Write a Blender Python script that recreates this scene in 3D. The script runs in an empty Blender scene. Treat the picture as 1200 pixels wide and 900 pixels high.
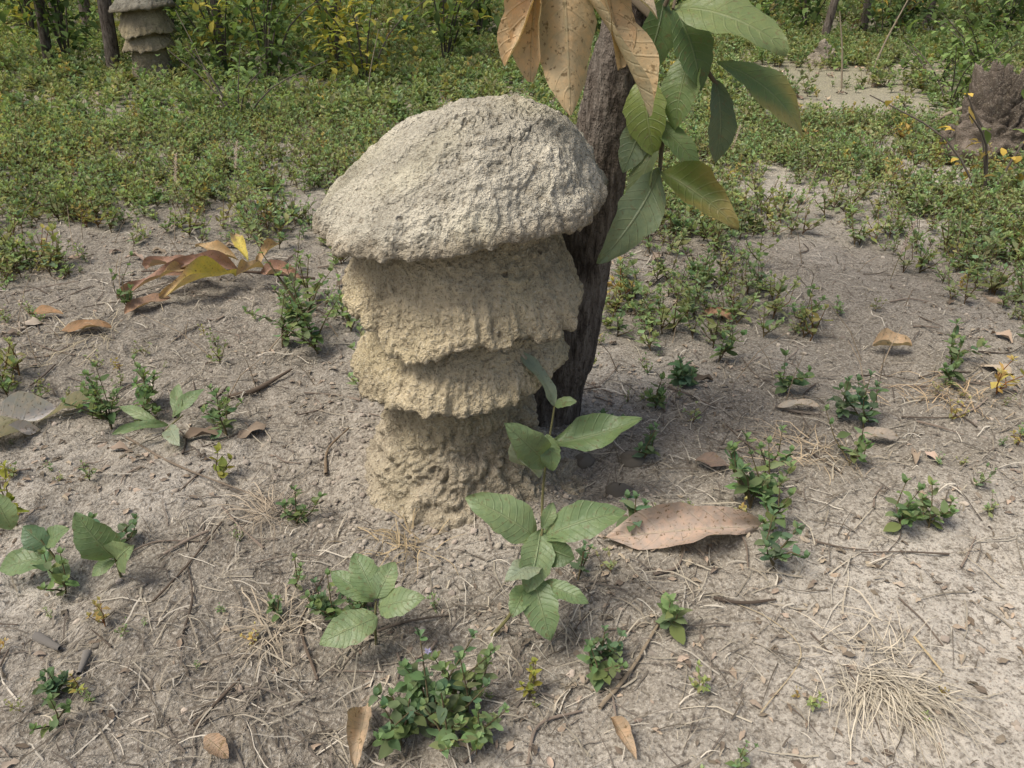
import bpy, math, random
import numpy as np
from mathutils import Vector
R=np.random.RandomState(7); random.seed(7)
sc=bpy.context.scene

# ------------------------------------------------------------------ noise
_perm=np.arange(4096); np.random.RandomState(3).shuffle(_perm); _perm=np.concatenate([_perm,_perm])
_grad=np.random.RandomState(4).normal(size=(4096,3)); _grad/=np.linalg.norm(_grad,axis=1)[:,None]
def perlin(p):
    p=np.asarray(p,float); i=np.floor(p).astype(int); f=p-i; u=f*f*f*(f*(f*6-15)+10)
    out=0
    for dx in (0,1):
        for dy in (0,1):
            for dz in (0,1):
                h=_perm[(_perm[(_perm[(i[:,0]+dx)&4095]+i[:,1]+dy)&4095]+i[:,2]+dz)&4095]
                g=_grad[h]
                d=g[:,0]*(f[:,0]-dx)+g[:,1]*(f[:,1]-dy)+g[:,2]*(f[:,2]-dz)
                w=(u[:,0] if dx else 1-u[:,0])*(u[:,1] if dy else 1-u[:,1])*(u[:,2] if dz else 1-u[:,2])
                out=out+d*w
    return out*1.6
def fbm(p,o=4,g=.5):
    a=1;r=0;p=np.asarray(p,float)
    for k in range(o):
        r=r+a*perlin(p*(2.03**k)+k*17.3); a*=g
    return r
def P3(x,y,z=0.0):
    x=np.asarray(x,float); return np.stack([x,np.broadcast_to(y,x.shape),np.broadcast_to(z,x.shape)],-1)
def sstep(a,b,x):
    t=np.clip((x-a)/(b-a),0,1); return t*t*(3-2*t)

def gh(x,y):
    x=np.atleast_1d(np.asarray(x,float)); y=np.atleast_1d(np.asarray(y,float))
    d=np.hypot(x,y-1)
    fade=1/(1+(d/2.2)**2)
    p=P3(x,y)
    z=.022*fbm(p*1.6,2)+.05*fbm(p*.25+9,2)*sstep(2,8,d)
    z+=fade*(.009*fbm(p*8+3,2)+.0060*fbm(p*26+5,2)*(.45+.9*sstep(.3,-.4,x))+.0036*np.abs(perlin(p*75+8))+.0014*perlin(p*160))
    r=np.hypot(x+.1,y-1.1)
    z+=.035*np.exp(-(r/.24)**2)
    z-=.035*np.exp(-(((x-.13)/.07)**2+((y-1.08)/.07)**2))
    z-=.02*sstep(.5,1.2,x)*sstep(1.2,.6,y)*0.5
    return z
def gz(x,y): return float(gh(x,y)[0])

# ------------------------------------------------------------------ mesh builder (all quads)
class MB:
    def __init__(s): s.v=[];s.f=[];s.c=[];s.uv=[];s.n=0
    def add(s,v,f,c,uv=None):
        v=np.asarray(v,float);f=np.asarray(f,int)
        s.v.append(v);s.f.append(f+s.n);s.n+=len(v)
        c=np.asarray(c,float)
        s.c.append(np.broadcast_to(c,(len(v),3)))
        s.uv.append(np.zeros((len(v),2)) if uv is None else uv)
    def arrays(s): return np.concatenate(s.v),np.concatenate(s.f),np.concatenate(s.c),np.concatenate(s.uv)
    def build(s,name,mat,smooth=True,parent=None):
        v,f,c,uv=s.arrays()
        return mkmesh(name,v,f,c,uv,mat,smooth,parent)
def mkmesh(name,v,f,c,uv,mat,smooth=True,parent=None):
    me=bpy.data.meshes.new(name)
    me.vertices.add(len(v)); me.vertices.foreach_set('co',v.astype(np.float32).ravel())
    me.loops.add(f.size); me.loops.foreach_set('vertex_index',f.astype(np.int32).ravel())
    me.polygons.add(len(f)); me.polygons.foreach_set('loop_start',(np.arange(len(f))*4).astype(np.int32))
    try: me.polygons.foreach_set('loop_total',np.full(len(f),4,np.int32))
    except Exception: pass
    if smooth: me.polygons.foreach_set('use_smooth',np.ones(len(f),bool))
    if c is not None:
        a=me.color_attributes.new('Col','FLOAT_COLOR','POINT')
        a.data.foreach_set('color',np.concatenate([c,np.ones((len(v),1))],1).astype(np.float32).ravel())
    if uv is not None:
        l=me.uv_layers.new(name='UVMap'); l.data.foreach_set('uv',uv[f.ravel()].astype(np.float32).ravel())
    me.update(calc_edges=True)
    o=bpy.data.objects.new(name,me); sc.collection.objects.link(o)
    if mat: me.materials.append(mat)
    if parent: o.parent=parent
    return o
def empty(name):
    o=bpy.data.objects.new(name,None); sc.collection.objects.link(o); o.empty_display_size=.05; return o
def gridfaces(n,m,wrap=False):
    i,j=np.meshgrid(np.arange(n-1),np.arange(m if wrap else m-1),indexing='ij')
    j2=(j+1)%m
    return np.stack([i*m+j,i*m+j2,(i+1)*m+j2,(i+1)*m+j],-1).reshape(-1,4)

def tube(mb,pts,rad,col,sides=6,rough=0.,sub=1):
    pts=np.asarray(pts,float); rad=np.broadcast_to(np.asarray(rad,float),(len(pts),)).copy()
    if sub>1:   # catmull-rom
        q=np.vstack([2*pts[0]-pts[1],pts,2*pts[-1]-pts[-2]]);o=[];r=[]
        for k in range(len(pts)-1):
            for t in np.arange(sub)/sub:
                a,b,c2,d=q[k:k+4]
                o.append(.5*((2*b)+(c2-a)*t+(2*a-5*b+4*c2-d)*t*t+(3*b-a-3*c2+d)*t**3)); r.append(rad[k]*(1-t)+rad[k+1]*t)
        o.append(pts[-1]);r.append(rad[-1]);pts=np.array(o);rad=np.array(r)
    T=np.gradient(pts,axis=0);T/=np.linalg.norm(T,axis=1)[:,None]+1e-9
    ref=np.array([1,0,0.]) if abs(T[0][0])<.8 else np.array([0,1,0.])
    N=np.cross(T,ref);N/=np.linalg.norm(N,axis=1)[:,None]+1e-9;B=np.cross(T,N)
    th=np.linspace(0,2*np.pi,sides,endpoint=False)
    rr=rad[:,None]*np.ones(sides)
    v=pts[:,None]+rr[...,None]*(np.cos(th)[None,:,None]*N[:,None]+np.sin(th)[None,:,None]*B[:,None])
    if rough:
        dirv=(v-pts[:,None]); n=dirv/(np.linalg.norm(dirv,axis=2,keepdims=True)+1e-9)
        q=v.reshape(-1,3)*np.array([1,1,.3])
        h=(.6*fbm(q*60,3)-1.1*np.abs(perlin(q*110+4))+.8*fbm(q*14,2)).reshape(v.shape[:2])
        v=v+n*(h*rough)[...,None]
    mb.add(v.reshape(-1,3),gridfaces(len(pts),sides,True),col)

def leaf(mb,base,tip,w,col,hint=(0,-.4,1),n=9,m=4,fold=.18,bend=.1,wave=.04,shape=.95,col2=None,curl=0,spots=0):
    base=np.array(base,float);tip=np.array(tip,float);ax=tip-base;L=np.linalg.norm(ax)+1e-9
    s=np.cross(ax,np.array(hint,float));s/=np.linalg.norm(s)+1e-9;up=np.cross(s,ax/L)
    v=np.linspace(0,1,n);u=np.linspace(-1,1,m+1)
    prof=np.sin(np.pi*v**shape)**.72; prof[0]=.04;prof[-1]=.03
    ph=R.uniform(0,6.28,3)
    V,U=np.meshgrid(v,u,indexing='ij');Pf=prof[:,None]*np.ones_like(U)
    H=bend*L*4*V*(1-V)*1+fold*np.abs(U)*w*.5*Pf*1.0+wave*L*np.sin(V*9+ph[0]+U*1.5)*np.abs(U)**1.5*.6
    if curl: H=H+curl*w*np.abs(U)**2.2*Pf*(1+.5*np.sin(V*5+ph[1]))
    side=U*w*.5*Pf*(1-.25*abs(curl)*np.abs(U))*(1+.05*np.sin(V*23+ph[2])+.03*np.sin(V*41+ph[0]))
    p=base+ax*V[...,None]+s*side[...,None]+up*H[...,None]
    c=np.array(col,float)
    if col2 is not None:
        k=np.clip(sstep(.45,1.0,V+.35*np.abs(U)-.1+.15*np.sin(V*11+U*4+ph[0])),0,1)[...,None]
        c=(c*(1-k)+np.array(col2)*k).reshape(-1,3)
    mb.add(p.reshape(-1,3),gridfaces(n,m+1),c,np.stack([U,V],-1).reshape(-1,2))

# ------------------------------------------------------------------ materials
class NT:
    def __init__(s,name):
        s.m=bpy.data.materials.new(name);s.m.use_nodes=True;s.t=s.m.node_tree;s.t.nodes.clear()
    def n(s,ty,**k):
        x=s.t.nodes.new(ty)
        for a,b in k.items(): setattr(x,a,b)
        return x
    def l(s,a,b): s.t.links.new(a,b)
    def noise(s,vec,scale,detail=4,rough=.55,dist=0):
        x=s.n('ShaderNodeTexNoise');x.inputs['Scale'].default_value=scale;x.inputs['Detail'].default_value=detail
        x.inputs['Roughness'].default_value=rough;x.inputs['Distortion'].default_value=dist;s.l(vec,x.inputs['Vector']);return x.outputs['Fac']
    def ramp(s,fac,st):
        x=s.n('ShaderNodeValToRGB');e=x.color_ramp.elements
        while len(e)<len(st): e.new(.5)
        for k,(p,c) in enumerate(st): e[k].position=p;e[k].color=(*c,1)
        s.l(fac,x.inputs[0]);return x.outputs[0]
    def step(s,fac,a,b,k=1.):
        x=s.n('ShaderNodeMapRange');x.inputs[1].default_value=a;x.inputs[2].default_value=b;x.inputs[4].default_value=k
        s.l(fac,x.inputs[0]);return x.outputs[0]
    def mix(s,f,a,b,mode='MIX'):
        x=s.n('ShaderNodeMix',data_type='RGBA',blend_type=mode)
        for q,i in ((f,0),(a,6),(b,7)):
            if hasattr(q,'links'): s.l(q,x.inputs[i])
            elif i==0: x.inputs[0].default_value=q
            else: x.inputs[i].default_value=(*q,1)
        return x.outputs[2]
    def math(s,op,a,b=0,c=None):
        x=s.n('ShaderNodeMath',operation=op)
        for i,q in enumerate((a,b) if c is None else (a,b,c)):
            if hasattr(q,'links'): s.l(q,x.inputs[i])
            else: x.inputs[i].default_value=q
        return x.outputs[0]
    def bump(s,h,d,st=1):
        x=s.n('ShaderNodeBump');x.inputs['Strength'].default_value=st;x.inputs['Distance'].default_value=d;s.l(h,x.inputs['Height'])
        return x.outputs[0]
    def out(s,sh):
        o=s.n('ShaderNodeOutputMaterial');s.l(sh,o.inputs[0]);return s.m
    def attr(s): return s.n('ShaderNodeAttribute',attribute_name='Col').outputs['Color']
    def diff(s,col,normal=None):
        b=s.n('ShaderNodeBsdfDiffuse');s.l(col,b.inputs[0]);b.inputs[1].default_value=.6
        if normal is not None: s.l(normal,b.inputs['Normal'])
        return b.outputs[0]
    def bsdf(s,col,rough,normal=None,spec=.3):
        b=s.n('ShaderNodeBsdfPrincipled');s.l(col,b.inputs['Base Color'])
        b.inputs['Roughness'].default_value=rough
        b.inputs['Specular IOR Level'].default_value=spec
        if normal is not None: s.l(normal,b.inputs['Normal'])
        return b.outputs[0]

def mat_soil():
    t=NT('dry_soil');g=t.n('ShaderNodeNewGeometry').outputs['Position']
    b=t.noise(g,38,4,.7);c=t.noise(g,230,2,.65)
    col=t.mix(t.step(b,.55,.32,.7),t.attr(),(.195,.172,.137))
    e=t.noise(g,95,2,.7)
    col=t.mix(t.step(e,.53,.64,.7),col,(.125,.105,.082))
    col=t.mix(t.step(c,.53,.68,.55),col,(.54,.50,.43))
    col=t.mix(t.step(c,.45,.34,.6),col,(.10,.084,.066))
    return t.out(t.diff(col,t.bump(t.math('MULTIPLY_ADD',c,.4,b),.012,.9)))
def mat_mound(dark=1.0,name='termite_clay'):
    t=NT(name);tc=t.n('ShaderNodeTexCoord').outputs['Object']
    b=t.noise(tc,55,4,.75);c=t.noise(tc,230,2,.7)
    k=lambda q:tuple(x*dark for x in q)
    col=t.mix(1,t.attr(),k((1,1,1)),'MULTIPLY')
    col=t.mix(t.step(b,.46,.3,.7),col,k((.20,.165,.11)))
    col=t.mix(t.step(b,.56,.72,.35),col,k((.60,.545,.42)))
    col=t.mix(t.step(c,.55,.70,.42),col,k((.66,.61,.49)))
    col=t.mix(t.step(c,.44,.31,.7),col,k((.14,.115,.08)))
    pit=t.n('ShaderNodeTexVoronoi');pit.inputs['Scale'].default_value=31;t.l(tc,pit.inputs['Vector'])
    pf=t.math('MULTIPLY',t.step(pit.outputs[0],.16,.08),t.step(t.noise(tc,17,1,.5),.53,.6))
    col=t.mix(t.math('MULTIPLY',pf,.7),col,k((.08,.065,.045)))
    h=t.math('MULTIPLY_ADD',c,.4,b);h=t.math('SUBTRACT',h,t.math('MULTIPLY',pf,.4))
    return t.out(t.diff(col,t.bump(h,.016,1.)))
def mat_leaf(name,rough=.45,trans=.3,veins=True,spec=.45,amp=.3,mott=.25):
    t=NT(name);col=t.attr();g=t.n('ShaderNodeNewGeometry');nrm=None
    if veins:
        nz=t.noise(g.outputs['Position'],75,3,.6)
        col=t.mix(t.step(nz,.4,.75,mott),col,t.mix(1,col,(1.9,1.5,1.2),'MULTIPLY'))
        n2=t.noise(g.outputs['Position'],160,2,.6)
        col=t.mix(t.step(n2,.60,.68,mott*2),col,(.16,.11,.05))
        uv=t.n('ShaderNodeUVMap').outputs[0];sp=t.n('ShaderNodeSeparateXYZ');t.l(uv,sp.inputs[0])
        au=t.math('ABSOLUTE',sp.outputs[0])
        mid=t.step(au,.07,.02)
        q=t.math('MULTIPLY',t.math('SUBTRACT',sp.outputs[1],t.math('MULTIPLY',t.math('POWER',au,1.4),.15)),10)
        dd=t.math('ABSOLUTE',t.math('SUBTRACT',t.math('FRACT',q),.5))
        vm=t.math('MAXIMUM',mid,t.step(dd,.1,.03,.45))
        col=t.mix(t.math('MULTIPLY',vm,amp),col,t.mix(.5,col,(.5,.5,.3)))
        nrm=t.bump(t.math('MULTIPLY_ADD',nz,1.5,vm),.0018,.7)
        colb=t.mix(g.outputs['Backfacing'],col,t.mix(.35,col,(.34,.38,.27)))
        b=t.bsdf(colb,rough,nrm,spec)
    else: b=t.diff(col)
    if trans==0: return t.out(b)
    tr=t.n('ShaderNodeBsdfTranslucent');t.l(t.mix(1,col,(1.5,1.5,.8),'MULTIPLY'),tr.inputs[0])
    mx=t.n('ShaderNodeMixShader');mx.inputs[0].default_value=trans;t.l(b,mx.inputs[1]);t.l(tr.outputs[0],mx.inputs[2])
    return t.out(mx.outputs[0])
def mat_bark():
    t=NT('tree_bark');tc=t.n('ShaderNodeTexCoord').outputs['Object']
    mp=t.n('ShaderNodeMapping');mp.inputs['Scale'].default_value=(1,1,.22);t.l(tc,mp.inputs[0]);v=mp.outputs[0]
    a=t.noise(v,75,4,.7,.4);b=t.noise(tc,14,2);c=t.noise(tc,160,2,.7)
    col=t.ramp(a,[(.32,(.045,.036,.029)),(.5,(.145,.12,.098)),(.7,(.27,.235,.195))])
    col=t.mix(t.step(b,.5,.7,.45),col,(.26,.23,.195))
    col=t.mix(t.step(c,.45,.32,.6),col,(.045,.037,.031))
    return t.out(t.diff(col,t.bump(t.math('MULTIPLY_ADD',c,.3,a),.018,.9)))
SOIL=mat_soil();CLAY=mat_mound();CLAYD=mat_mound(.8,'weathered_termite_clay')
LEAF=mat_leaf('green_leaf');DRY=mat_leaf('dry_leaf',.65,.15,True,.25,.35,.4);HERB=mat_leaf('herb_foliage',.6,.3,False)
BARK=mat_bark();PLAIN=mat_leaf('dry_plant_matter',.9,0,False);CLOD=mat_leaf('soil_crumb',.9,0,False)

# ------------------------------------------------------------------ ground
def axis_pts(lo,hi,step,lo2,hi2,ratio=1.06):
    c=list(np.arange(lo,hi,step));s=step;a=c[-1]
    while a<hi2: s*=ratio;a+=s;c.append(a)
    s=step;a=c[0];pre=[]
    while a>lo2: s*=ratio;a-=s;pre.append(a)
    return np.array(pre[::-1]+c)
# zones where litter and humus gather: x, y, size
cl=[(-.75,1.7,.3),(-1.0,1.5,.25),(-.35,.95,.12),(-.45,1.35,.2),(-.1,.68,.16),(-.3,.72,.12),(.2,.72,.14),(.5,1.1,.2),(.7,1.4,.3),(.35,1.2,.15),(-1.1,1.9,.3),(.9,1.8,.4),(-.5,.65,.15),(.1,.88,.2),(1.0,1.2,.2),(0,2.1,.6),(.8,2.3,.5),(-1.2,2.3,.4),(-.2,.58,.1)]
xs=axis_pts(-1.2,1.2,.005,-90,90);ys=axis_pts(.45,2.0,.005,-20,160)
Y,X=np.meshgrid(ys,xs,indexing='ij');X=X.ravel();Y=Y.ravel()
v=np.stack([X,Y,gh(X,Y)],1)
hum_shade=sum(np.exp(-(((X-c[0])/(c[2]*1.3))**2+((Y-c[1])/(c[2]*1.1))**2)) for c in cl)
hum_shade=np.clip(hum_shade*.55+.3*sstep(.2,-.8,X)+.4*fbm(P3(X*4,Y*4,3),3)+.12,0,1)  # humus patches, plus shade on the left side painted into the soil colour
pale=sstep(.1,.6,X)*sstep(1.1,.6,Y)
hum_shade=(hum_shade*(1-.6*pale))[:,None]
gc=np.array([.47,.432,.372])*(1-hum_shade)+np.array([.27,.24,.195])*hum_shade
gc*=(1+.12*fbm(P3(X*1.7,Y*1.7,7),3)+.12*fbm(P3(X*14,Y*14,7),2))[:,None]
foot=np.exp(-(np.hypot(X+.1,Y-1.1)/.2)**4)[:,None];gc=gc*(1-foot*.7)+np.array([.36,.31,.235])*foot*.7
far=sstep(2,6,Y)[:,None];gc=gc*(1-far)+np.array([.31,.29,.19])*far
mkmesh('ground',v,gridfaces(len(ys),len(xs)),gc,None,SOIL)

# ------------------------------------------------------------------ termite mounds
def mound(name,cx,cy,z0,nt=620,ns=680,seed=0,mat=CLAY):
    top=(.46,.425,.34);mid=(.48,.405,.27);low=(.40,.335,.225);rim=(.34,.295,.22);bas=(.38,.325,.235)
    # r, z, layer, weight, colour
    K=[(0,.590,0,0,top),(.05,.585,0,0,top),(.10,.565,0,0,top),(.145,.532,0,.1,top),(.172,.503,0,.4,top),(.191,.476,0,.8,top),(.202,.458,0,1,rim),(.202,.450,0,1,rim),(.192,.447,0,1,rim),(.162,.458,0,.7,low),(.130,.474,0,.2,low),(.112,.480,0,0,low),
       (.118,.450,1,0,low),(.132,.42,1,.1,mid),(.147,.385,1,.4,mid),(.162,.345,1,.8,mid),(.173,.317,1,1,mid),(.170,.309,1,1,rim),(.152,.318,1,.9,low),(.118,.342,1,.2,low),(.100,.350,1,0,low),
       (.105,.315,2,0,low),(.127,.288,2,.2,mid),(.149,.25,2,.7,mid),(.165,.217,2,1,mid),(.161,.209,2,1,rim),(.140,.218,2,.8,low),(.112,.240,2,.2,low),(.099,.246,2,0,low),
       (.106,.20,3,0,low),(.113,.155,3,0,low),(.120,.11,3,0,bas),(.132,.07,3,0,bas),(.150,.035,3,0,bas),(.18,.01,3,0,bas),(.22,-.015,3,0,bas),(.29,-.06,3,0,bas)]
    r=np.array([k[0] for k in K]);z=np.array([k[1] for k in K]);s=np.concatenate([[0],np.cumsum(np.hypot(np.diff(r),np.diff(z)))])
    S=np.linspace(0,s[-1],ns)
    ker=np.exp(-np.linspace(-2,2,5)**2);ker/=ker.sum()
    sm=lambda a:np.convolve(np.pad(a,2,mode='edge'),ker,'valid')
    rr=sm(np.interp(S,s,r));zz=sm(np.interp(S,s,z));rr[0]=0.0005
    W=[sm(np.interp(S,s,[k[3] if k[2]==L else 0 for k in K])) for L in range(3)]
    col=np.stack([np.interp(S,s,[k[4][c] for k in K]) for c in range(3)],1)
    th=np.linspace(0,2*np.pi,nt,endpoint=False)
    def ring(f,a,o): return a*fbm(P3(np.cos(th)*f+o+seed,np.sin(th)*f,o*3.1),3)
    def bumpa(deg,wd,a):
        d=(np.degrees(th)-deg+180)%360-180; return a*np.exp(-(d/wd)**2)
    dz=[ring(1.2,.008,1)+ring(7,.005,2),
        ring(1.6,.008,3)+ring(6,.009,4)+bumpa(-112,18,-.032)+bumpa(-165,25,.022)+bumpa(-60,12,.006),
        ring(1.6,.007,5)+ring(6,.009,6)+bumpa(-150,25,-.012)+bumpa(-20,25,.02)+bumpa(-85,8,-.008)]
    dr=[ring(1.3,.006,7)+ring(7,.007,8),ring(1.5,.006,9)+ring(7,.009,10)+bumpa(-30,18,.006),ring(1.5,.006,11)+ring(7,.009,12)]
    RR=rr[:,None]+sum(W[L][:,None]*dr[L][None] for L in range(3))
    ZZ=zz[:,None]+sum(W[L][:,None]*dz[L][None] for L in range(3))
    RR=RR*(1+.03*ring(.9,1,13)[None]*sstep(0,.05,rr)[:,None])
    dR=np.gradient(RR,axis=0);dZ=np.gradient(ZZ,axis=0);ln=np.hypot(dR,dZ)+1e-9
    q=np.stack([(RR*np.cos(th)).ravel(),(RR*np.sin(th)).ravel(),ZZ.ravel()],1)+seed*3.7
    capm=sstep(.44,.47,ZZ).ravel();basem=sstep(.21,.10,ZZ).ravel()
    lumps=np.abs(perlin(q*66+9))*2-.6
    h=.0045*fbm(q*8,2)+.0036*fbm(q*24+4,3)+lumps*(.0014*capm+.0026*(1-capm))*(1+basem)+.0015*fbm(q*140,2)
    crk=np.abs(perlin(q*15+fbm(q*40,2)[:,None]*.5+31));ck=np.exp(-(crk/.035)**2)*capm*sstep(-.05,.3,perlin(q*7+5));h-=.005*ck
    pl=sstep(.05,.12,perlin(q*22+71));h+=.0032*pl*capm
    h+=basem*(.010*(np.abs(perlin(q*26+12))*2-.5))
    h=h.reshape(RR.shape);tw=sstep(0,.02,rr)[:,None];h=h*tw+h[0].mean()*(1-tw)
    RR2=RR+h*(-dZ/ln);ZZ2=ZZ+h*(dR/ln)
    ax=np.interp(ZZ,[-.06,0,.12,.22,.32,.44,.6],[-.02,-.02,-.014,-.012,0,-.002,0])
    X=RR2*np.cos(th)+ax+.028*sstep(.47,.58,ZZ);Yv=RR2*np.sin(th)
    ZZ2=ZZ2+.10*X*sstep(.42,.455,ZZ)
    cc=np.repeat(col[:,None],nt,1).reshape(-1,3).copy()
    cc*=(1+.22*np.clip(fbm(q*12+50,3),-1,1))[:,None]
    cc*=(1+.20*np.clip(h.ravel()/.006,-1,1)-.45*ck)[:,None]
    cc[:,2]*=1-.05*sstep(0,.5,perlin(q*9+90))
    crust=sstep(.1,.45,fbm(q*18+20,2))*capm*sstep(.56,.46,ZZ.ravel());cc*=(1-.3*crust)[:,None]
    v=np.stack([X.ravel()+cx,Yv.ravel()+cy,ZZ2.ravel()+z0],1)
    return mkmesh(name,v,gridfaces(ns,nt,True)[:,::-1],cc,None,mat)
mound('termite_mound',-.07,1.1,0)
mound('termite_mound',-2.34,5.62,gz(-2.34,5.62)-.02,140,200,5,CLAYD)
def lump(name,x,y,r,h,seed,c):
    n,m=90,110;t=np.linspace(0,1,n);th=np.linspace(0,2*np.pi,m,endpoint=False)
    rr=r*t**.75;zz=h*(1-t**1.5)
    q=np.stack([(rr[:,None]*np.cos(th)).ravel(),(rr[:,None]*np.sin(th)).ravel(),np.repeat(zz[:,None],m,1).ravel()],1)
    f=1+.30*fbm(q*7+seed,3)+.30*np.abs(perlin(q*24+seed))+.12*np.abs(perlin(q*60+seed))
    p=q*f[:,None]+[x,y,gz(x,y)-.03]
    mkmesh(name,p,gridfaces(n,m,True)[:,::-1],np.array(c)*(f[:,None]**2*.8),None,CLAYD)
lump('eroded_termite_mound',1.98,3.4,.18,.34,3,(.16,.13,.105))
lump('eroded_termite_mound',2.34,6.52,.12,.16,8,(.36,.31,.24))

# ------------------------------------------------------------------ main tree
G1=(.13,.19,.065);G2=(.10,.155,.06);GP=(.17,.22,.12);GY=(.30,.30,.05);TAN=(.44,.33,.195);BR=(.26,.165,.09)
tree=empty('savanna_tree')
mb=MB()
tube(mb,[(.06,1.27,-.08),(.067,1.265,0),(.08,1.26,.08),(.103,1.25,.173),(.118,1.25,.326),(.131,1.25,.47),(.146,1.24,.59),(.16,1.23,.70),(.17,1.24,.9),(.2,1.3,1.2),(.17,1.4,1.6),(.2,1.45,2.1)],
     [.07,.058,.050,.046,.045,.046,.040,.032,.028,.026,.02,.008],(1,1,1),96,.0038,30)
tube(mb,[(.165,1.23,.74),(.3,1.35,.95),(.5,1.45,1.2),(.6,1.5,1.5)],[.022,.018,.012,.005],(1,1,1),24,.002,14)
tube(mb,[(.17,1.24,.9),(.0,1.35,1.15),(-.15,1.5,1.45)],[.02,.013,.005],(1,1,1),20,.002,14)
mb.build('trunk',BARK,parent=tree)
mb=MB();tw=(.16,.13,.09)
tube(mb,[(.155,1.22,.67),(.185,1.17,.60),(.205,1.14,.55),(.205,1.12,.49)],[.006,.005,.004,.0025],tw,8,0,5)
tube(mb,[(.16,1.21,.71),(.2,1.16,.675),(.245,1.15,.64),(.28,1.15,.60)],[.006,.005,.004,.0025],tw,8,0,5)
tube(mb,[(.16,1.22,.86),(.11,1.12,.88),(.06,1.04,.80)],[.008,.006,.004],tw,8,0,5)
tube(mb,[(.2,1.16,.70),(.215,1.14,.75),(.2,1.1,.70)],[.003,.003,.002],tw,6,0,4)
mb.build('twigs',PLAIN,parent=tree)
mb=MB()
def lf(b,t,w,c,**k): leaf(mb,b,t,w,c,n=20,m=8,**k)
lf((.2,1.12,.70),(.335,1.05,.655),.072,(.17,.22,.09),hint=(0,-.8,1),bend=.12,fold=.1,wave=.06)
lf((.27,1.13,.635),(.385,1.09,.545),.052,G1,hint=(.3,-1,.8),bend=.15,col2=(.24,.22,.07))
lf((.275,1.15,.61),(.285,1.14,.50),.048,(.11,.15,.08),hint=(.5,-1,.2),bend=.1)
lf((.18,1.16,.615),(.195,1.12,.515),.058,(.17,.22,.05),hint=(-.5,-1,.3),bend=.1,fold=.3)
lf((.19,1.16,.57),(.155,1.13,.49),.045,GP,hint=(0,-1,.5))
lf((.205,1.12,.50),(.118,1.05,.385),.062,GP,hint=(.5,-1,.5),bend=.14,fold=.15,wave=.08)
lf((.205,1.12,.495),(.305,1.05,.435),.055,(.13,.17,.05),hint=(-.2,-1,.6),bend=.15,col2=(.26,.22,.08),wave=.12,curl=.4)
lf((.2,1.13,.53),(.175,1.1,.43),.05,(.15,.19,.09),hint=(-1,-.6,.3),bend=.1)
lf((.2,1.17,.71),(.17,1.14,.61),.05,G2,hint=(.4,-1,.2))
lf((.21,1.15,.70),(.25,1.12,.60),.055,G2,hint=(.3,-1,.5))
lf((.24,1.15,.65),(.22,1.12,.55),.05,G1,hint=(-.6,-1,.2))
lf((.19,1.14,.56),(.255,1.1,.50),.035,G1,hint=(0,-1,.9))
lf((.22,1.15,.74),(.31,1.1,.76),.06,G1,hint=(0,-1,.3))
lf((.19,1.2,.78),(.25,1.1,.72),.05,G2,hint=(.2,-1,.6))
for k in range(190):
    a=R.uniform(0,6.28);rad=R.uniform(.05,.6)**.8;c=np.array([.25+rad*math.cos(a),1.45+rad*.8*math.sin(a),R.uniform(.95,2.1)])
    if c[1]<1.15: continue
    d=R.normal(size=3);d[2]-=.4;d/=np.linalg.norm(d)
    leaf(mb,c,c+d*R.uniform(.09,.15),R.uniform(.05,.075),[G1,G2,GP,GY][R.choice(4,p=[.45,.35,.15,.05])],hint=R.normal(size=3),n=7,m=4)
mb.build('green_leaves',LEAF,parent=tree)
mb=MB()
T2=(.46,.36,.215)
lf((.052,1.04,.80),(.07,1.0,.59),.078,T2,hint=(.1,-1,.1),bend=.04,fold=-.3,wave=.06,curl=-.15)
lf((.04,1.05,.79),(.022,1.02,.625),.055,TAN,hint=(-.5,-1,.1),bend=.06,fold=.4,curl=.3,wave=.08)
lf((.075,1.04,.73),(.163,.99,.59),.042,T2,hint=(.5,-.6,1),bend=.05,fold=.5,curl=.5)
lf((.07,1.06,.80),(.13,1.02,.64),.052,TAN,hint=(.5,-1,.3),bend=.1,fold=.4,curl=.4,wave=.08)
lf((.035,1.04,.79),(-.008,1.0,.645),.042,TAN,hint=(-.8,-1,.2),bend=-.08,fold=.4,curl=.4)
lf((.06,1.04,.77),(.165,1.0,.695),.045,(.40,.34,.24),hint=(.1,-.7,1),bend=.1,fold=.3,curl=.3)
lf((.03,1.05,.78),(.0,1.03,.70),.04,BR,hint=(-1,-.6,.2),bend=.1,fold=.3)
mb.build('dead_leaves',DRY,parent=tree)

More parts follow.
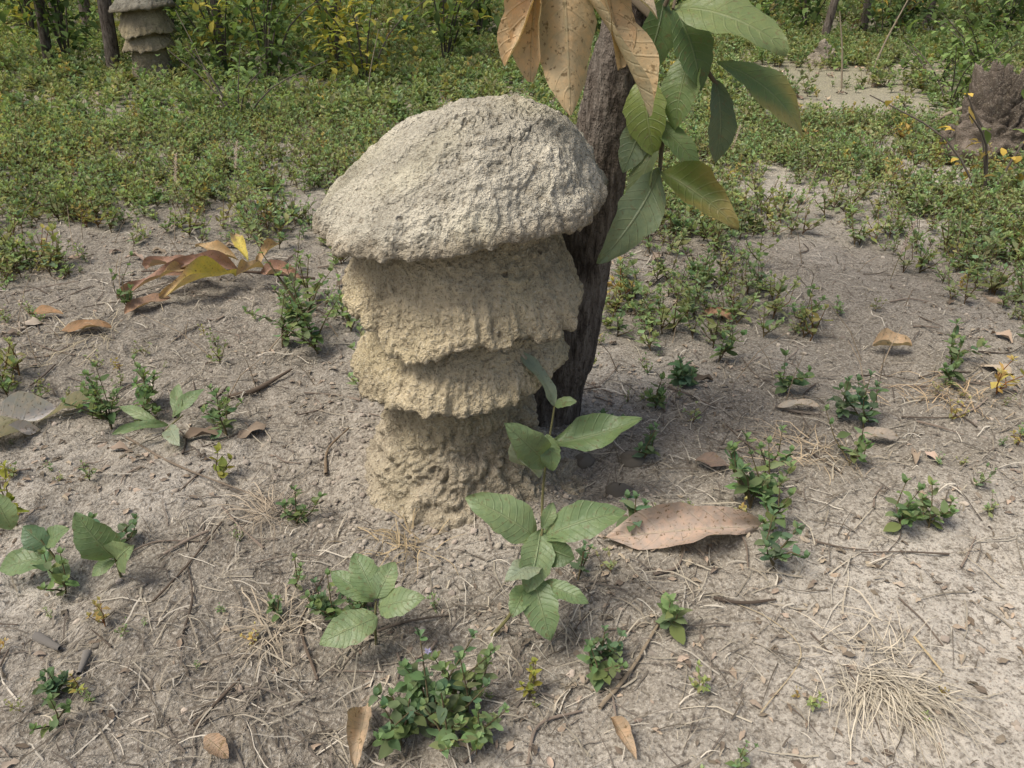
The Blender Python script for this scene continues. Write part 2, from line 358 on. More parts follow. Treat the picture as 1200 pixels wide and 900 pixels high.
# ------------------------------------------------------------------ foreground broad-leaved seedlings
def seedling(stems,leaves,name='broadleaf_seedling'):
    e=empty(name);m=MB()
    for s_,r_ in stems:
        s_=[list(q) for q in s_];s_[0][2]=gz(s_[0][0],s_[0][1])-.01
        tube(m,s_,np.linspace(r_,r_*.6,len(s_)),(.16,.15,.07),8,0,5)
    m.build('stem',PLAIN,parent=e);m=MB()
    for b,t,w,c,k in leaves: leaf(m,b,t,w,c,n=18,m=8,**k)
    m.build('leaves',LEAF,parent=e)
LG=(.19,.26,.125);LG2=(.15,.22,.10);LP=(.27,.32,.22)
h0=dict(hint=(0,-.6,1),bend=.1,fold=.25,wave=.06)
hh=lambda **k:{**h0,**k}
seedling([([(-.03,.74,0),(0,.735,.05),(.03,.76,.11),(.037,.77,.15)],.0025)],
 [((.03,.77,.135),(-.055,.78,.19),.052,LG,hh(shape=.85)),((.035,.77,.135),(.138,.78,.168),.046,LG2,hh(bend=.13)),
  ((.035,.775,.145),(.018,.72,.095),.042,LG,hh(hint=(.2,-1,.6))),((.035,.745,.115),(-.008,.71,.12),.03,LP,hh(hint=(0,-.2,1))),
  ((.025,.745,.1),(.045,.69,.048),.042,LG2,hh(hint=(0,-1,.6))),((.035,.74,.09),(.09,.71,.088),.024,LG2,hh()),
  ((.037,.765,.13),(.075,.745,.125),.036,(.09,.14,.06),hh(hint=(.3,-1,.3))),((.02,.745,.085),(.0,.70,.075),.028,LG2,hh()),
  ((.036,.77,.15),(.05,.79,.175),.018,LG,hh(hint=(0,-1,.1)))])
seedling([([(.045,.95,0),(.045,.96,.06),(.05,.97,.12),(.06,.98,.2)],.0022)],
 [((.052,.975,.14),(.183,.97,.185),.050,LG2,hh(bend=-.08,wave=.11,fold=.5)),((.05,.97,.11),(-.01,.925,.205),.048,LG,hh(hint=(.5,-1,.2))),
  ((.045,.965,.1),(.0,.93,.17),.045,LP,hh(hint=(-1,-.8,.4))),((.06,.98,.20),(.008,1.0,.275),.028,LP,hh(hint=(1,-.6,.3))),
  ((.06,.98,.2),(.09,.97,.213),.018,LG,hh()),((.05,.97,.16),(.058,.95,.11),.03,LG2,hh(hint=(0,-1,.2)))])
seedling([([(-.17,.73,0),(-.165,.715,.05),(-.16,.71,.09)],.002)],
 [((-.16,.71,.065),(-.225,.68,.052),.042,LG,hh(shape=.8,fold=.1)),((-.158,.71,.08),(-.10,.70,.105),.035,LG,hh(shape=.75,fold=.1)),
  ((-.16,.715,.09),(-.19,.755,.125),.036,LG2,hh(hint=(.3,-1,.5))),((-.16,.715,.09),(-.14,.745,.12),.030,LG,hh()),((-.165,.72,.08),(-.22,.75,.10),.028,LG2,hh())])
seedling([([(-.54,.85,0),(-.537,.845,.03),(-.535,.84,.06)],.002)],
 [((-.535,.84,.045),(-.565,.835,.125),.05,LG2,hh(hint=(.4,-1,.3),fold=.1,shape=.75)),((-.532,.84,.04),(-.49,.815,.088),.045,LG,hh(hint=(-.3,-1,.4),shape=.8)),((-.535,.84,.04),(-.56,.82,.03),.02,LG2,hh())])
seedling([([(-.62,.86,0),(-.63,.86,.03),(-.64,.86,.06)],.002)],
 [((-.63,.86,.03),(-.70,.845,.02),.04,LG2,hh()),((-.63,.86,.045),(-.665,.87,.075),.035,(.10,.17,.09),hh(hint=(.3,-1,.4))),((-.635,.86,.05),(-.60,.865,.075),.03,LG2,hh()),((-.63,.86,.02),(-.60,.83,.015),.03,LG2,hh()),
  ((-.72,.92,.03),(-.735,.93,.09),.04,LG,hh(hint=(.4,-1,.2)))])
seedling([([(-.63,1.22,0),(-.6,1.2,.03),(-.57,1.2,.055)],.002)],
 [((-.6,1.2,.035),(-.68,1.16,.04),.020,LG2,hh(fold=.6)),((-.59,1.2,.05),(-.54,1.24,.085),.026,LG2,hh()),((-.6,1.2,.03),(-.56,1.14,.03),.028,LP,hh()),((-.58,1.2,.05),(-.59,1.25,.09),.022,LG,hh()),((-.62,1.21,.03),(-.70,1.24,.05),.020,LG,hh())])

# ------------------------------------------------------------------ herbs
def herb(mb,x,y,H,nodes,ls,col,nbr=2,z=None,n=4,m=2,spread=.5,wr=.55):
    z0=gz(x,y) if z is None else z
    stems=[(np.array([x,y,z0]),np.array([R.uniform(-.2,.2),R.uniform(-.2,.2),1.])*H)]
    for b in range(nbr):
        a=R.uniform(0,6.28);f=R.uniform(.05,.5);sp=spread*R.uniform(.5,1.5)
        stems.append((stems[0][0]+stems[0][1]*f*.5,np.array([math.cos(a)*sp,math.sin(a)*sp,R.uniform(.4,.95)])*H*R.uniform(.5,1)))
    col=np.array(col)
    for o,d in stems:
        mid=o+d*.5+R.normal(size=3)*.06*H
        tube(mb,[o,mid,o+d],[.0012*H/.08+.0004,.001,.0006],(.17,.14,.08),4)
        a0=R.uniform(0,6.28)
        for k in range(nodes):
            f=(k+1)/nodes;p=(o*(1-f)**2+2*mid*f*(1-f)+(o+d)*f*f)
            a0+=math.pi/2+R.uniform(-.4,.4);sz=ls*(1-.45*f**2)*R.uniform(.6,1.25)
            for sd in (0,math.pi):
                if R.uniform()<.12: continue
                a=a0+sd+R.uniform(-.3,.3);el=R.uniform(-.5,.6)+.5*f
                dr=np.array([math.cos(a)*math.cos(el),math.sin(a)*math.cos(el),math.sin(el)])
                c=col*R.uniform(.7,1.3)*np.array([R.uniform(.85,1.25),1,R.uniform(.8,1.2)])
                leaf(mb,p,p+dr*sz,sz*wr,c,hint=(R.uniform(-.3,.3),R.uniform(-.3,.3),1),n=n,m=m,fold=.3,bend=R.uniform(-.15,.15),wave=.07,shape=.8)
        for j in range(2):
            a=a0+j*3.1+1;dr=np.array([math.cos(a)*.5,math.sin(a)*.5,.8]);p=o+d
            leaf(mb,p,p+dr*ls*.5,ls*.3,col*1.35,hint=(0,0,1),n=n,m=m,fold=.4)
HG=(.14,.21,.095);HG2=(.17,.24,.11);HB=(.12,.185,.10);Y1=(.26,.27,.07)
fg=[(-.09,.6,.12,5,.024,HB,6),(-.05,.62,.10,5,.022,HG2,6),(-.12,.585,.07,4,.022,HG,5),(-.07,.575,.08,4,.020,HG2,5),(-.1,.63,.08,4,.022,HG,4),(.2,.75,.05,3,.03,HG2,2),(.1,.67,.06,4,.02,HG,3),(.11,.7,.05,4,.02,HB,3),(.36,.85,.08,4,.024,HB,4),(.38,.93,.08,4,.025,HG,3),(.57,.94,.08,4,.025,HG,4),(.62,.95,.07,4,.024,HG2,3),(.36,.98,.12,5,.028,HG,4),(.39,1.0,.1,5,.026,HG2,4),
(.42,1.09,.08,3,.026,HG,2),(.56,1.11,.09,4,.024,HG2,3),(.64,1.25,.10,4,.030,HB,4),(.60,1.27,.08,4,.028,HB,3),(.34,1.41,.05,4,.034,HB,4),(.27,1.31,.06,4,.026,HG2,3),(.54,1.38,.08,4,.028,HG,3),(.87,1.41,.09,4,.026,HG,3),(.92,1.5,.09,4,.028,HG2,3),(-.73,1.25,.12,5,.024,HG2,6),(-.68,1.28,.09,5,.022,HG,5),(-.77,1.3,.1,5,.024,HG,4),(-.7,1.35,.1,5,.024,HG2,4),(-.5,1.2,.09,4,.024,HG,3),(-.53,1.25,.08,4,.022,HG2,3),
(-.32,.95,.06,4,.02,HG,3),(-.3,.77,.04,3,.016,HG,2),(-.29,.82,.05,3,.018,HG2,2),(-.22,.76,.08,4,.02,HG,4),(-.24,.77,.06,4,.018,HB,4),(-.2,.79,.06,4,.018,HG2,3),(-.57,.9,.07,4,.022,HB,4),(-.61,.83,.07,4,.022,HG2,3),(-.52,.64,.04,4,.018,HB,3),(-.50,.6,.04,3,.018,HG,2),(-.47,1.07,.05,3,.026,Y1,1),(.44,1.53,.10,4,.028,HG,3),(-.46,1.62,.26,9,.030,HG2,5),(-.42,1.56,.2,8,.028,HG,4),(-.5,1.58,.15,6,.03,HG2,4),(.67,1.71,.09,4,.028,HG2,3),(.48,1.92,.1,4,.028,HG,3),(-.04,.585,.06,5,.018,HG2,3),(.02,.64,.04,3,.014,Y1,3),(-.9,1.75,.1,5,.026,HG,3),(.17,.92,.06,3,.028,HB,2),(.22,1.12,.07,4,.026,HB,3),(.16,1.16,.06,4,.026,HB,3),(-.75,.97,.12,4,.024,Y1,2),(.09,.84,.05,3,.02,HB,2)]
for q in fg:
    m=MB();herb(m,*q[:7],n=6,m=4);m.build('wild_herb',HERB)
m=MB()
for k in range(10):
    a=k*2.4;p=np.array([-.087,.6,gz(-.087,.6)+.12]);leaf(m,p,p+np.array([math.cos(a)*.004,math.sin(a)*.004,.002+.003*(k%2)]),.002,(.36,.34,.50),n=4,m=2)
m.build('purple_flower',HERB)

def templates(count,**k):
    out=[]
    for i in range(count):
        m=MB();herb(m,0,0,z=0,**k);out.append(m.arrays())
    return out
def scatter(name,tmpl,xy,scale,mat,zoff=0.,colvar=.25,tilt=.15,yellow=0.,warm=.3):
    V=[];F=[];C=[];n=0
    idx=R.randint(0,len(tmpl),len(xy));zg=gh(xy[:,0],xy[:,1])+zoff
    ang=R.uniform(0,6.28,len(xy));tint=1+R.uniform(-colvar,colvar,(len(xy),1))*np.ones(3)
    tint=tint*(1+np.stack([R.uniform(-.1,1,len(xy))*warm,np.zeros(len(xy)),R.uniform(-.6,.3,len(xy))*warm],1))
    yl=R.uniform(size=len(xy))<yellow;tint[yl]*=[1.5,1.1,.9]
    for t in range(len(tmpl)):
        s=np.where(idx==t)[0]
        if not len(s): continue
        v,f,c,u=tmpl[t];ca,sa=np.cos(ang[s]),np.sin(ang[s]);k=scale[s]
        tx=R.normal(size=(len(s),2))*tilt
        x=(v[None,:,0]*ca[:,None]-v[None,:,1]*sa[:,None]+v[None,:,2]*tx[:,:1])*k[:,None]+xy[s,0][:,None]
        y=(v[None,:,0]*sa[:,None]+v[None,:,1]*ca[:,None]+v[None,:,2]*tx[:,1:])*k[:,None]+xy[s,1][:,None]
        z=v[None,:,2]*k[:,None]+zg[s][:,None]
        V.append(np.stack([x,y,z],-1).reshape(-1,3));F.append((f[None]+(np.arange(len(s))*len(v))[:,None,None]).reshape(-1,4)+n);n+=len(s)*len(v)
        C.append(np.clip(c[None]*tint[s][:,None],0,1).reshape(-1,3))
    return mkmesh(name,np.concatenate(V),np.concatenate(F),np.concatenate(C),None,mat)
HC=(.205,.29,.14)
tA=templates(14,H=.075,nodes=3,ls=.026,col=HC,nbr=3,n=3,m=2)
tB=templates(8,H=.09,nodes=3,ls=.045,col=HC,nbr=3,n=3,m=2)
def field(n,x0,x1,y0,y1,thr,amp,fr=1.3,fun=None):
    x=R.uniform(x0,x1,n);y=R.uniform(y0,y1,n)
    d=.5+.9*fbm(P3(x*fr,y*fr,5),3)
    if fun is not None: d=d+fun(x,y)
    k=R.uniform(size=n)<np.clip((d-thr)*amp,0,1)
    k&=np.abs(x)<.72*y+.9
    k&=np.hypot(x+.08,y-1.13)>.3
    return np.stack([x[k],y[k]],1)
left=lambda x,y:.50*sstep(0,-1.2,x)*sstep(1.9,2.9,y)+.42*sstep(1.7,3.2,y)+.36*sstep(.2,.8,x)*sstep(1.3,2.0,y)-.2*sstep(2.6,1.9,y)*sstep(.2,-.4,x)
xy=field(18500,-3.8,3.8,1.35,4.2,.38,.98,1.6,fun=left);scatter('herb_ground_cover',tA,xy,R.uniform(.3,1.4,len(xy)),HERB,yellow=.03)
rt=lambda x,y:-.1*sstep(0,2,x)*sstep(7,5,y)+.5*sstep(6.5,8,y)
xy=field(16500,-6.8,6.8,4.0,8.5,-.08,1.3,.8,fun=rt);scatter('herb_ground_cover',tB,xy,R.uniform(.4,1.5,len(xy)),HERB,yellow=.04)
xy=field(10500,-16,16,8,22,-.4,1.4,.4);scatter('herb_ground_cover',tB,xy,R.uniform(1.3,3.2,len(xy)),HERB,yellow=.06)
xy=field(900,-1.5,1.5,.5,1.8,.40,1.5,3);scatter('seedling_ground_cover',tA,xy,R.uniform(.15,.55,len(xy)),HERB,yellow=.1)

# ------------------------------------------------------------------ litter
def dryleaf_t(n):
    out=[]
    for i in range(n):
        m=MB();leaf(m,(-.5,0,.06),(.5,0,.04),R.uniform(.3,.6),(.28,.235,.18),hint=(0,0,1),n=6,m=4,fold=R.uniform(-.3,.5),bend=R.uniform(-.05,.15),wave=.16,curl=R.uniform(-.3,.6));out.append(m.arrays())
    return out
tl=dryleaf_t(12)
for nm,n,x0,x1,y0,y1,s0,s1,thr,wm in (('leaf_litter',8500,-1.6,1.6,.45,2.6,.004,.018,.28,.08),('leaf_litter',240,-2,2,1.1,3,.03,.065,.3,.12),('leaf_litter',3600,-8,8,2.6,12,.03,.08,.3,.2)):
    xy=field(n,x0,x1,y0,y1,thr,2,2.);scatter(nm,tl,xy,R.uniform(s0,s1,len(xy)),PLAIN,colvar=.6,tilt=.3,zoff=.001,warm=wm)
def clod_t(n):
    out=[]
    for i in range(n):
        a,b=6,7;t=np.linspace(0.05,np.pi-.05,a);p=np.linspace(0,2*np.pi,b,endpoint=False)
        T,Pp=np.meshgrid(t,p,indexing='ij');q=np.stack([np.sin(T)*np.cos(Pp),np.sin(T)*np.sin(Pp),np.cos(T)*.7],-1).reshape(-1,3)
        q*=(1+.6*fbm(q*1.6+i*5,2))[:,None];out.append((q,gridfaces(a,b,True)[:,::-1],np.tile([.36,.32,.265],(len(q),1)),np.zeros((len(q),2))))
    return out
tc=clod_t(10)
xy=field(9000,-1.5,1.5,.45,2.4,.25,2,4.);scatter('soil_crumbs',tc,xy,.001+.005*R.uniform(size=len(xy))**4,CLOD,colvar=.4,warm=.05)
a=R.uniform(0,6.28,900);rr=.16+np.abs(R.normal(size=900))*.07;xy=np.stack([-.1+rr*np.cos(a),1.1+rr*np.sin(a)],1)
scatter('soil_crumbs',tc,xy,.001+.0045*R.uniform(size=900)**3,CLOD,zoff=.002,warm=.05)
def straws(mb,x,y,L,ang,w,col,lift=.01):
    x=np.atleast_1d(x);N=len(x);n=5;t=np.linspace(0,1,n)[None]
    y=np.broadcast_to(y,(N,));L=np.broadcast_to(L,(N,));ang=np.broadcast_to(ang,(N,));w=np.broadcast_to(w,(N,))
    a=ang[:,None]+R.uniform(-.7,.7,(N,1))*(t-.5)+R.normal(size=(N,n))*.08
    px=x[:,None]+np.cumsum(np.cos(a),1)*L[:,None]/n;py=y[:,None]+np.cumsum(np.sin(a),1)*L[:,None]/n
    z=gh(px.ravel(),py.ravel()).reshape(N,n)+.0018+lift*np.sin(np.pi*t)*R.uniform(0,1,(N,1))+R.uniform(0,lift,(N,1))*t*.6
    ww=w[:,None]*(1-.6*t);nx,ny=-np.sin(a)*ww,np.cos(a)*ww
    V=np.stack([np.stack([px+nx,py+ny,z],-1),np.stack([px-nx,py-ny,z+ww*.7],-1)],2).reshape(-1,3)
    f=gridfaces(n,2);F=(f[None]+(np.arange(N)*n*2)[:,None,None]).reshape(-1,4)
    mb.add(V,F,np.repeat(np.broadcast_to(col,(N,3)),n*2,0))
SC=np.array([(.45,.40,.31),(.34,.295,.225),(.56,.51,.42),(.16,.135,.105),(.26,.225,.18),(.19,.16,.13)])
N=9500;ci=R.randint(len(cl),size=N);C_=np.array(cl)[ci];uni=R.uniform(size=N)<.35
x=np.where(uni,R.uniform(-1.6,1.6,N),C_[:,0]+R.normal(size=N)*C_[:,2]);y=np.where(uni,R.uniform(.5,3.,N),C_[:,1]+R.normal(size=N)*C_[:,2]*.8)
k=(np.hypot(x+.08,y-1.1)>.2)&(y>.45);x=x[k];y=y[k];N=len(x)
mb=MB();straws(mb,x,y,.01+.09*R.uniform(size=N)**1.8,R.uniform(0,6.28,N),R.uniform(.0003,.0011,N)*(1+.3*y),SC[R.randint(6,size=N)]*R.uniform(.6,1.1,(N,1)),.008)
mb.build('dry_straw',PLAIN)
def tussock(x,y,n,L,a0,sa,c,sp):
    mb=MB();straws(mb,x+R.normal(size=n)*sp,y+R.normal(size=n)*sp*.7,R.uniform(L*.35,L,n),a0+R.normal(size=n)*sa,R.uniform(.0004,.0012,n),np.array(c)*R.uniform(.6,1.2,(n,1)),.016)
    mb.build('dry_grass_tussock',PLAIN)
tussock(.43,.67,210,.12,-1.2,.6,(.54,.48,.37),.025);tussock(.45,.7,70,.08,.5,2.5,(.5,.44,.34),.035)
tussock(-.3,.75,80,.09,0,3,(.45,.38,.28),.012);tussock(-.36,.97,80,.09,0,3,(.42,.35,.26),.012);tussock(.5,1.15,90,.1,0,3,(.5,.4,.27),.04);tussock(-.16,.9,60,.07,0,3,(.42,.33,.2),.02);tussock(-.95,1.62,90,.12,0,3,(.5,.43,.3),.06);tussock(.85,1.35,90,.1,0,3,(.48,.36,.22),.05)
def stick(p,r,col=(.13,.10,.075),name='fallen_twig',mb=None):
    m=mb or MB();pts=[]
    for i,(x,y) in enumerate(p): pts.append((x,y,gz(x,y)+r*1.1+.002))
    tube(m,pts,np.linspace(r,r*.6,len(pts)),col,7,r*.25,6)
    if mb is None: m.build(name,PLAIN)
stick([(.265,.795),(.3,.785),(.345,.79)],.003,(.09,.07,.055))
stick([(-.35,.6),(-.335,.63),(-.32,.665)],.003)
stick([(-.3,1.07),(-.31,1.14),(-.29,1.22)],.003,(.2,.15,.1))
stick([(-.47,.79),(-.45,.86),(-.43,.95)],.0022)
stick([(-.23,.67),(-.27,.76),(-.26,.84)],.0022)
stick([(-.69,1.22),(-.55,1.1),(-.37,1.0)],.0022,(.2,.16,.12))
stick([(.1,.63),(.14,.68),(.185,.75)],.003,(.25,.2,.14))
stick([(.5,.73),(.515,.68)],.0018,(.45,.36,.22))
stick([(-.54,1.34),(-.5,1.38),(-.45,1.46)],.006)
stick([(-.6,.74),(-.56,.72)],.007,(.19,.175,.155))
stick([(-.52,.71),(-.51,.67)],.006,(.19,.175,.155))
stick([(.5,1.32),(.54,1.29),(.62,1.27)],.003,(.2,.17,.14))
stick([(.28,.62),(.35,.7),(.33,.76),(.27,.8)],.001,(.4,.33,.22))
mb=MB()
for k in range(260):
    x,y=R.uniform(-1.3,1.0),R.uniform(.55,2.4);a=R.uniform(0,6.28);L_=R.uniform(.015,.08)
    if np.hypot(x+.08,y-1.1)<.28: continue
    b=a+R.normal()*.4;stick([(x,y),(x+L_*math.cos(a),y+L_*math.sin(a)),(x+L_*math.cos(a)+L_*math.cos(b),y+L_*math.sin(a)+L_*math.sin(b))],R.uniform(.0008,.0024),np.array((.15,.12,.095))*R.uniform(.6,1.8),mb=mb)
mb.build('twig_litter',PLAIN)
mb=MB()
for k in range(420):
    x,y=R.uniform(-2.6,2.6),R.uniform(1.3,4.2)
    if abs(x)>.75*y+.4 or np.hypot(x+.05,y-1.15)<.35: continue
    z0=gz(x,y);Hh=R.uniform(.03,.13);dx,dy=R.normal(size=2)*.5*Hh
    tube(mb,[(x,y,z0),(x+dx*.4,y+dy*.4,z0+Hh*.55),(x+dx,y+dy,z0+Hh)],[.0011,.0009,.0005],np.array((.33,.26,.18))*R.uniform(.5,1.4),4)
mb.build('standing_dead_stems',PLAIN)
def dead(b,t,w,c,name='dead_leaf',lift=.012,**k):
    m=MB();kk=dict(hint=(0,-.25,1),bend=.08,fold=.1,wave=.06,curl=.2);kk.update(k)
    leaf(m,(b[0],b[1],gz(*b)+lift),(t[0],t[1],gz(*t)+lift),w,c,n=26,m=10,**kk);m.build(name,DRY)
PK=(.42,.34,.28)
dead((.36,.93),(.13,.90),.066,PK,lift=.010,hint=(0,-.6,1),bend=.04,shape=1.1,wave=.11,curl=.3,fold=.25)
dead((.78,1.57),(.86,1.56),.05,(.5,.38,.25),curl=.6,lift=.02)
dead((-.95,1.16),(-.82,1.37),.042,(.55,.53,.50),wave=.16,curl=.5,lift=.008,bend=.03)
dead((-.93,1.15),(-.86,1.25),.03,(.50,.47,.43),wave=.16,curl=.5,lift=.008)
dead((.6,1.19),(.67,1.18),.03,(.34,.3,.25));dead((-.165,.63),(-.165,.55),.028,(.38,.3,.21),curl=.5)
dead((.11,.61),(.13,.55),.018,(.38,.29,.2),curl=.5);dead((-.33,.58),(-.3,.56),.022,(.3,.22,.15))
dead((.30,1.1),(.35,1.08),.03,(.2,.15,.12));dead((-1.0,1.62),(-.9,1.65),.035,BR);dead((-1.12,1.72),(-1.03,1.7),.03,BR)
dead((.5,1.31),(.57,1.29),.02,(.45,.4,.33));dead((-.9,1.72),(-.82,1.8),.045,(.28,.18,.12));dead((.45,1.75),(.52,1.73),.035,(.36,.22,.14))
for (x,y,s_) in ((.17,1.04,.022),(.12,1.13,.018),(.2,1.12,.022),(.06,1.03,.010),(.16,.97,.009)):
    q,f,c,u=tc[int(x*100)%8];mkmesh('stone',q*s_+[x,y,gz(x,y)],f,c*.45,u,CLOD)
e=empty('fallen_leafy_branch');m=MB()
z=lambda x,y,h:(x,y,gz(x,y)+h)
tube(m,[z(-.52,2.0,.01),z(-.66,1.95,.04),z(-.8,1.93,.04),z(-.95,1.95,.03)],[.004,.004,.003,.002],(.12,.09,.07),6,0,5);m.build('stem',PLAIN,parent=e)
m=MB();YL=(.44,.38,.09);RB=(.28,.175,.13);OB=(.36,.26,.14)
for b,t,w,c in (((-.70,1.93,.04),(-.84,1.78,.02),.05,YL),((-.7,1.95,.05),(-.86,1.90,.06),.045,RB),((-.64,1.93,.04),(-.53,1.90,.04),.045,RB),((-.78,1.94,.04),(-.96,1.99,.03),.035,RB),((-.8,1.93,.04),(-.95,1.80,.01),.035,RB),
     ((-.68,1.97,.06),(-.74,2.08,.10),.035,YL),((-.66,1.97,.05),(-.62,2.06,.09),.03,OB),((-.7,1.96,.07),(-.82,2.0,.08),.035,OB),((-.64,1.97,.04),(-.68,1.87,.06),.04,OB),((-.8,1.95,.03),(-.85,1.83,.05),.03,OB)):
    leaf(m,z(*b),z(*t),w,c,hint=(0,-.6,1),n=16,m=8,fold=.3,bend=.1,wave=.11,curl=.4,col2=OB if c is YL else None)
m.build('leaves',DRY,parent=e)

# ------------------------------------------------------------------ background shrubs and trees
def shrub(name,x,y,H,n,ls,cols,stems=6,spread=.5,dark=.13):
    e=empty(name);z0=gz(x,y);m=MB();l=MB()
    for k in range(stems):
        a=R.uniform(0,6.28);s_=spread*R.uniform(.2,1)
        p=[np.array([x,y,z0-.02]),np.array([x+s_*.4*math.cos(a),y+s_*.4*math.sin(a),z0+H*.5]),np.array([x+s_*math.cos(a),y+s_*math.sin(a),z0+H*R.uniform(.75,1.05)])]
        tube(m,p,[.006*H+.002,.004*H+.002,.002],(dark,dark*.85,dark*.7),5,0,3)
        for j in range(n//stems):
            f=R.uniform(.12,1);c=p[0]*(1-f)**2+2*p[1]*f*(1-f)+p[2]*f*f+R.normal(size=3)*(.09*H+.02);c[2]=max(c[2],z0+.01)
            d=R.normal(size=3)*[1,1,.6];d/=np.linalg.norm(d)
            cc=np.array(cols[R.randint(len(cols))])*R.uniform(.5,1.4)
            leaf(l,c,c+d*ls*R.uniform(.6,1.2),ls*.5,cc,hint=(0,0,1),n=4,m=2,fold=.3)
    m.build('stems',PLAIN,parent=e);l.build('leaves',HERB,parent=e)
GR=[(.16,.23,.08),(.20,.28,.10),(.11,.16,.065)];YG=[(.3,.32,.08),(.21,.28,.09),(.48,.42,.10)];OR=[(.5,.36,.09),(.40,.30,.1),(.15,.2,.07)];DG=[(.07,.11,.045),(.10,.15,.06)]
for q in ((-1.95,5.8,.8,360,.08,GR+YG),(-1.5,5.2,.75,360,.075,GR+DG),(-1.35,4.1,.35,180,.05,GR),(-1.2,5.9,.9,360,.09,YG),(-3.2,6.2,.9,320,.09,GR+DG),(-3.6,5.6,.6,260,.08,GR),(-4.4,8.,1.2,280,.12,YG),(-.9,5.2,.65,260,.075,YG),(-.3,8,.9,240,.12,GR),(-1.9,6.8,1.,340,.1,GR+YG),(-.5,6.4,.8,280,.09,GR+YG),(-2.9,7.4,1.1,300,.11,GR+DG),
          (1.66,2.78,.40,34,.055,OR),(2.0,2.9,.5,44,.065,OR),(.9,8,.7,180,.12,GR),(2.9,8.6,.8,180,.11,GR),(4,9,1.1,240,.12,DG+OR),(5.5,9,1.2,240,.13,GR+DG),(3.3,6,.4,180,.08,GR),(2.6,5.2,.25,120,.06,GR),(-5.5,10,1.4,260,.15,DG),(-2.6,9.5,1.2,240,.14,YG),(-1.2,11,1.3,240,.15,GR+DG),(1.8,10,.9,220,.14,GR),(3.2,11,1.2,240,.15,DG),(2.4,4.6,.35,120,.055,GR),(2.2,8.2,.45,180,.09,GR),(3.4,8.0,.5,180,.09,GR+DG),(4.6,8.2,.6,180,.1,GR)):
    shrub('shrub',*q)
for k in range(20):
    x=R.uniform(-14,14);y=R.uniform(12,22);shrub('shrub',x,y,R.uniform(1,2.2),200,.25,(GR+[YG[0]]) if k%3==0 else DG+GR,spread=1.)
def bgtree(x,y,H,r,lean,cols,nl=280):
    e=empty('background_tree');z0=gz(x,y);m=MB();l=MB()
    top=np.array([x+lean,y+R.uniform(-.3,.3),z0+H])
    tube(m,[(x,y,z0-.1),(x+lean*.2+.015*H,y,z0+H*.35),(x+lean*.6,y,z0+H*.7),top],[r*1.25,r,r*.7,r*.3],(1,1,1),14,r*.08,10)
    tips=[top]
    for k in range(7):
        f=R.uniform(.4,.85);a=R.uniform(0,6.28);b=np.array([x+lean*f,y,z0+H*f]);t=b+np.array([math.cos(a)*H*.3,math.sin(a)*H*.3,H*R.uniform(.1,.3)])
        tube(m,[b,(b+t)/2+[0,0,.05*H],t],[r*.45,r*.3,r*.1],(1,1,1),7,0,4);tips+=[t,(b+t)/2+[0,0,.05*H]]
    for k in range(nl):
        c=tips[R.randint(len(tips))]+R.normal(size=3)*H*.09;d=R.normal(size=3);d/=np.linalg.norm(d)
        leaf(l,c,c+d*.18,.11,np.array(cols[R.randint(len(cols))])*R.uniform(.6,1.3),hint=R.normal(size=3),n=3,m=2)
    m.build('trunk',BARK,parent=e);l.build('crown',HERB,parent=e)
for q in ((-2.68,5.75,2.6,.04,.15,GR),(-3.3,6.1,2.8,.03,.3,GR),(-2.05,6.1,2.8,.028,-.2,GR),(2.7,7.6,3,.03,.5,GR),(3.3,8.2,3,.028,-.5,GR),(3.8,9.5,3.4,.035,-.3,GR),(4.6,9.8,3.4,.03,.5,GR),(2.2,9.4,3.2,.03,.3,GR),(-1.6,7.8,3,.035,.1,GR),(-.7,9,3,.035,-.3,GR),(-3.9,7.5,3.2,.04,.2,YG),(-4.6,9.5,3.4,.05,0,YG),(1.5,13,4,.06,.3,GR),(6.5,13,4,.06,-.4,GR),(-7,14,4.4,.08,0,GR),(-3,16,5,.09,.3,GR),(3.5,17,5,.08,0,GR),(9,17,5,.1,0,GR),(-11,19,5,.1,0,GR),(0,21,5,.1,0,GR),(12,23,6,.1,0,GR)):
    bgtree(*q)
l=MB()
for k in range(2600):
    x=R.uniform(-45,45);y=R.uniform(26,44);c=np.array([x,y,R.uniform(0,1)**1.3*(4+1.6*math.sin(x*.4)+R.normal())])
    d=R.normal(size=3);d/=np.linalg.norm(d)
    leaf(l,c,c+d*R.uniform(.8,1.5),1.,np.array(GR[R.randint(3)])*R.uniform(.5,1.3),hint=R.normal(size=3),n=3,m=2)
l.build('distant_woodland',HERB)
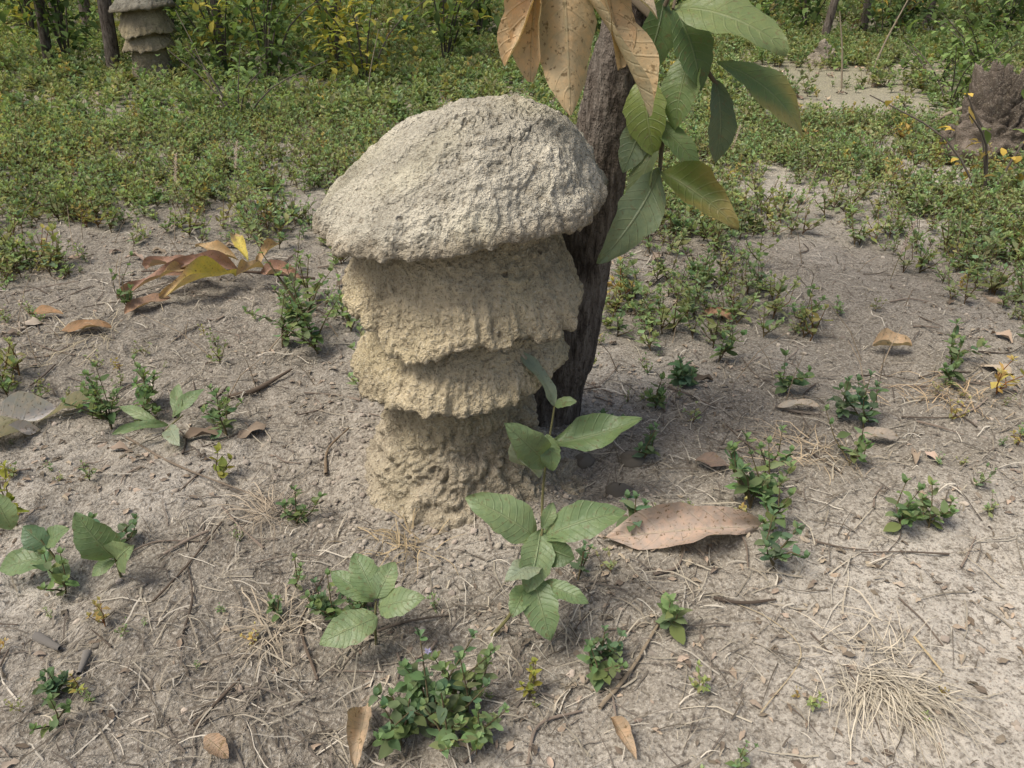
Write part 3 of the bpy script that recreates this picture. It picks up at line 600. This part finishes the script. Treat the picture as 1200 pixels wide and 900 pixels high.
def stalk(x,y,H,lx,ly,r=.004,name='dry_stalk'):
    m=MB();z0=gz(x,y);tube(m,[(x,y,z0),(x+lx*.4,y+ly*.4,z0+H*.5),(x+lx,y+ly,z0+H)],[r,r*.8,r*.5],(.3,.25,.18),5,0,4);m.build(name,PLAIN)
stalk(2.3,5.5,.5,.15,0,.008);stalk(2.1,5.4,.45,-.1,0,.007);stalk(1.9,3.9,.18,.4,0,.012);stalk(-.8,4.6,.4,.1,0);stalk(-1.6,4.6,.5,-.15,0)
for (x,y,h) in ((-.95,2.75,.1),(.85,3.2,.07),(1.0,2.0,.07),(-1.1,2.6,.08)):
    m=MB();z0=gz(x,y)
    tube(m,[(x,y,z0),(x+.01,y,z0+h)],[.001,.001],(.2,.17,.1),5)
    for k in range(46):
        a=k*2.4;f=k/46;p=np.array([x+.01+f*.02,y,z0+h+f*.09]);leaf(m,p,p+np.array([math.cos(a)*.007,math.sin(a)*.007,.006]),.004,(.55,.44,.40),n=3,m=2)
    m.build('pink_seed_spike',HERB)

# ------------------------------------------------------------------ light, sky, camera
d=Vector((-.50,-.32,1.0)).normalized()
el=math.asin(d.z);az=math.atan2(d.x,d.y)
w=bpy.data.worlds.new('World');sc.world=w;w.use_nodes=True;nt=w.node_tree
sky=nt.nodes.new('ShaderNodeTexSky');sky.sky_type='NISHITA';sky.sun_disc=False;sky.sun_elevation=el;sky.sun_rotation=az;sky.dust_density=5
bg=nt.nodes['Background'];bg.inputs[1].default_value=.15;nt.links.new(sky.outputs[0],bg.inputs[0])
L=bpy.data.lights.new('sun','SUN');L.energy=3.1;L.angle=math.radians(22);L.color=(1,.955,.87)
lo=bpy.data.objects.new('sun',L);sc.collection.objects.link(lo);lo.rotation_euler=(-d).to_track_quat('-Z','Y').to_euler()
cam=bpy.data.cameras.new('camera');co=bpy.data.objects.new('camera',cam);sc.collection.objects.link(co)
co.location=(0,0,.765);co.rotation_euler=(math.radians(90-28.4),0,0)
cam.sensor_width=36;cam.lens=36*942/1200;cam.clip_start=.02;cam.clip_end=500
sc.camera=co
sc.view_settings.view_transform='Standard';sc.view_settings.look='None';sc.view_settings.exposure=0
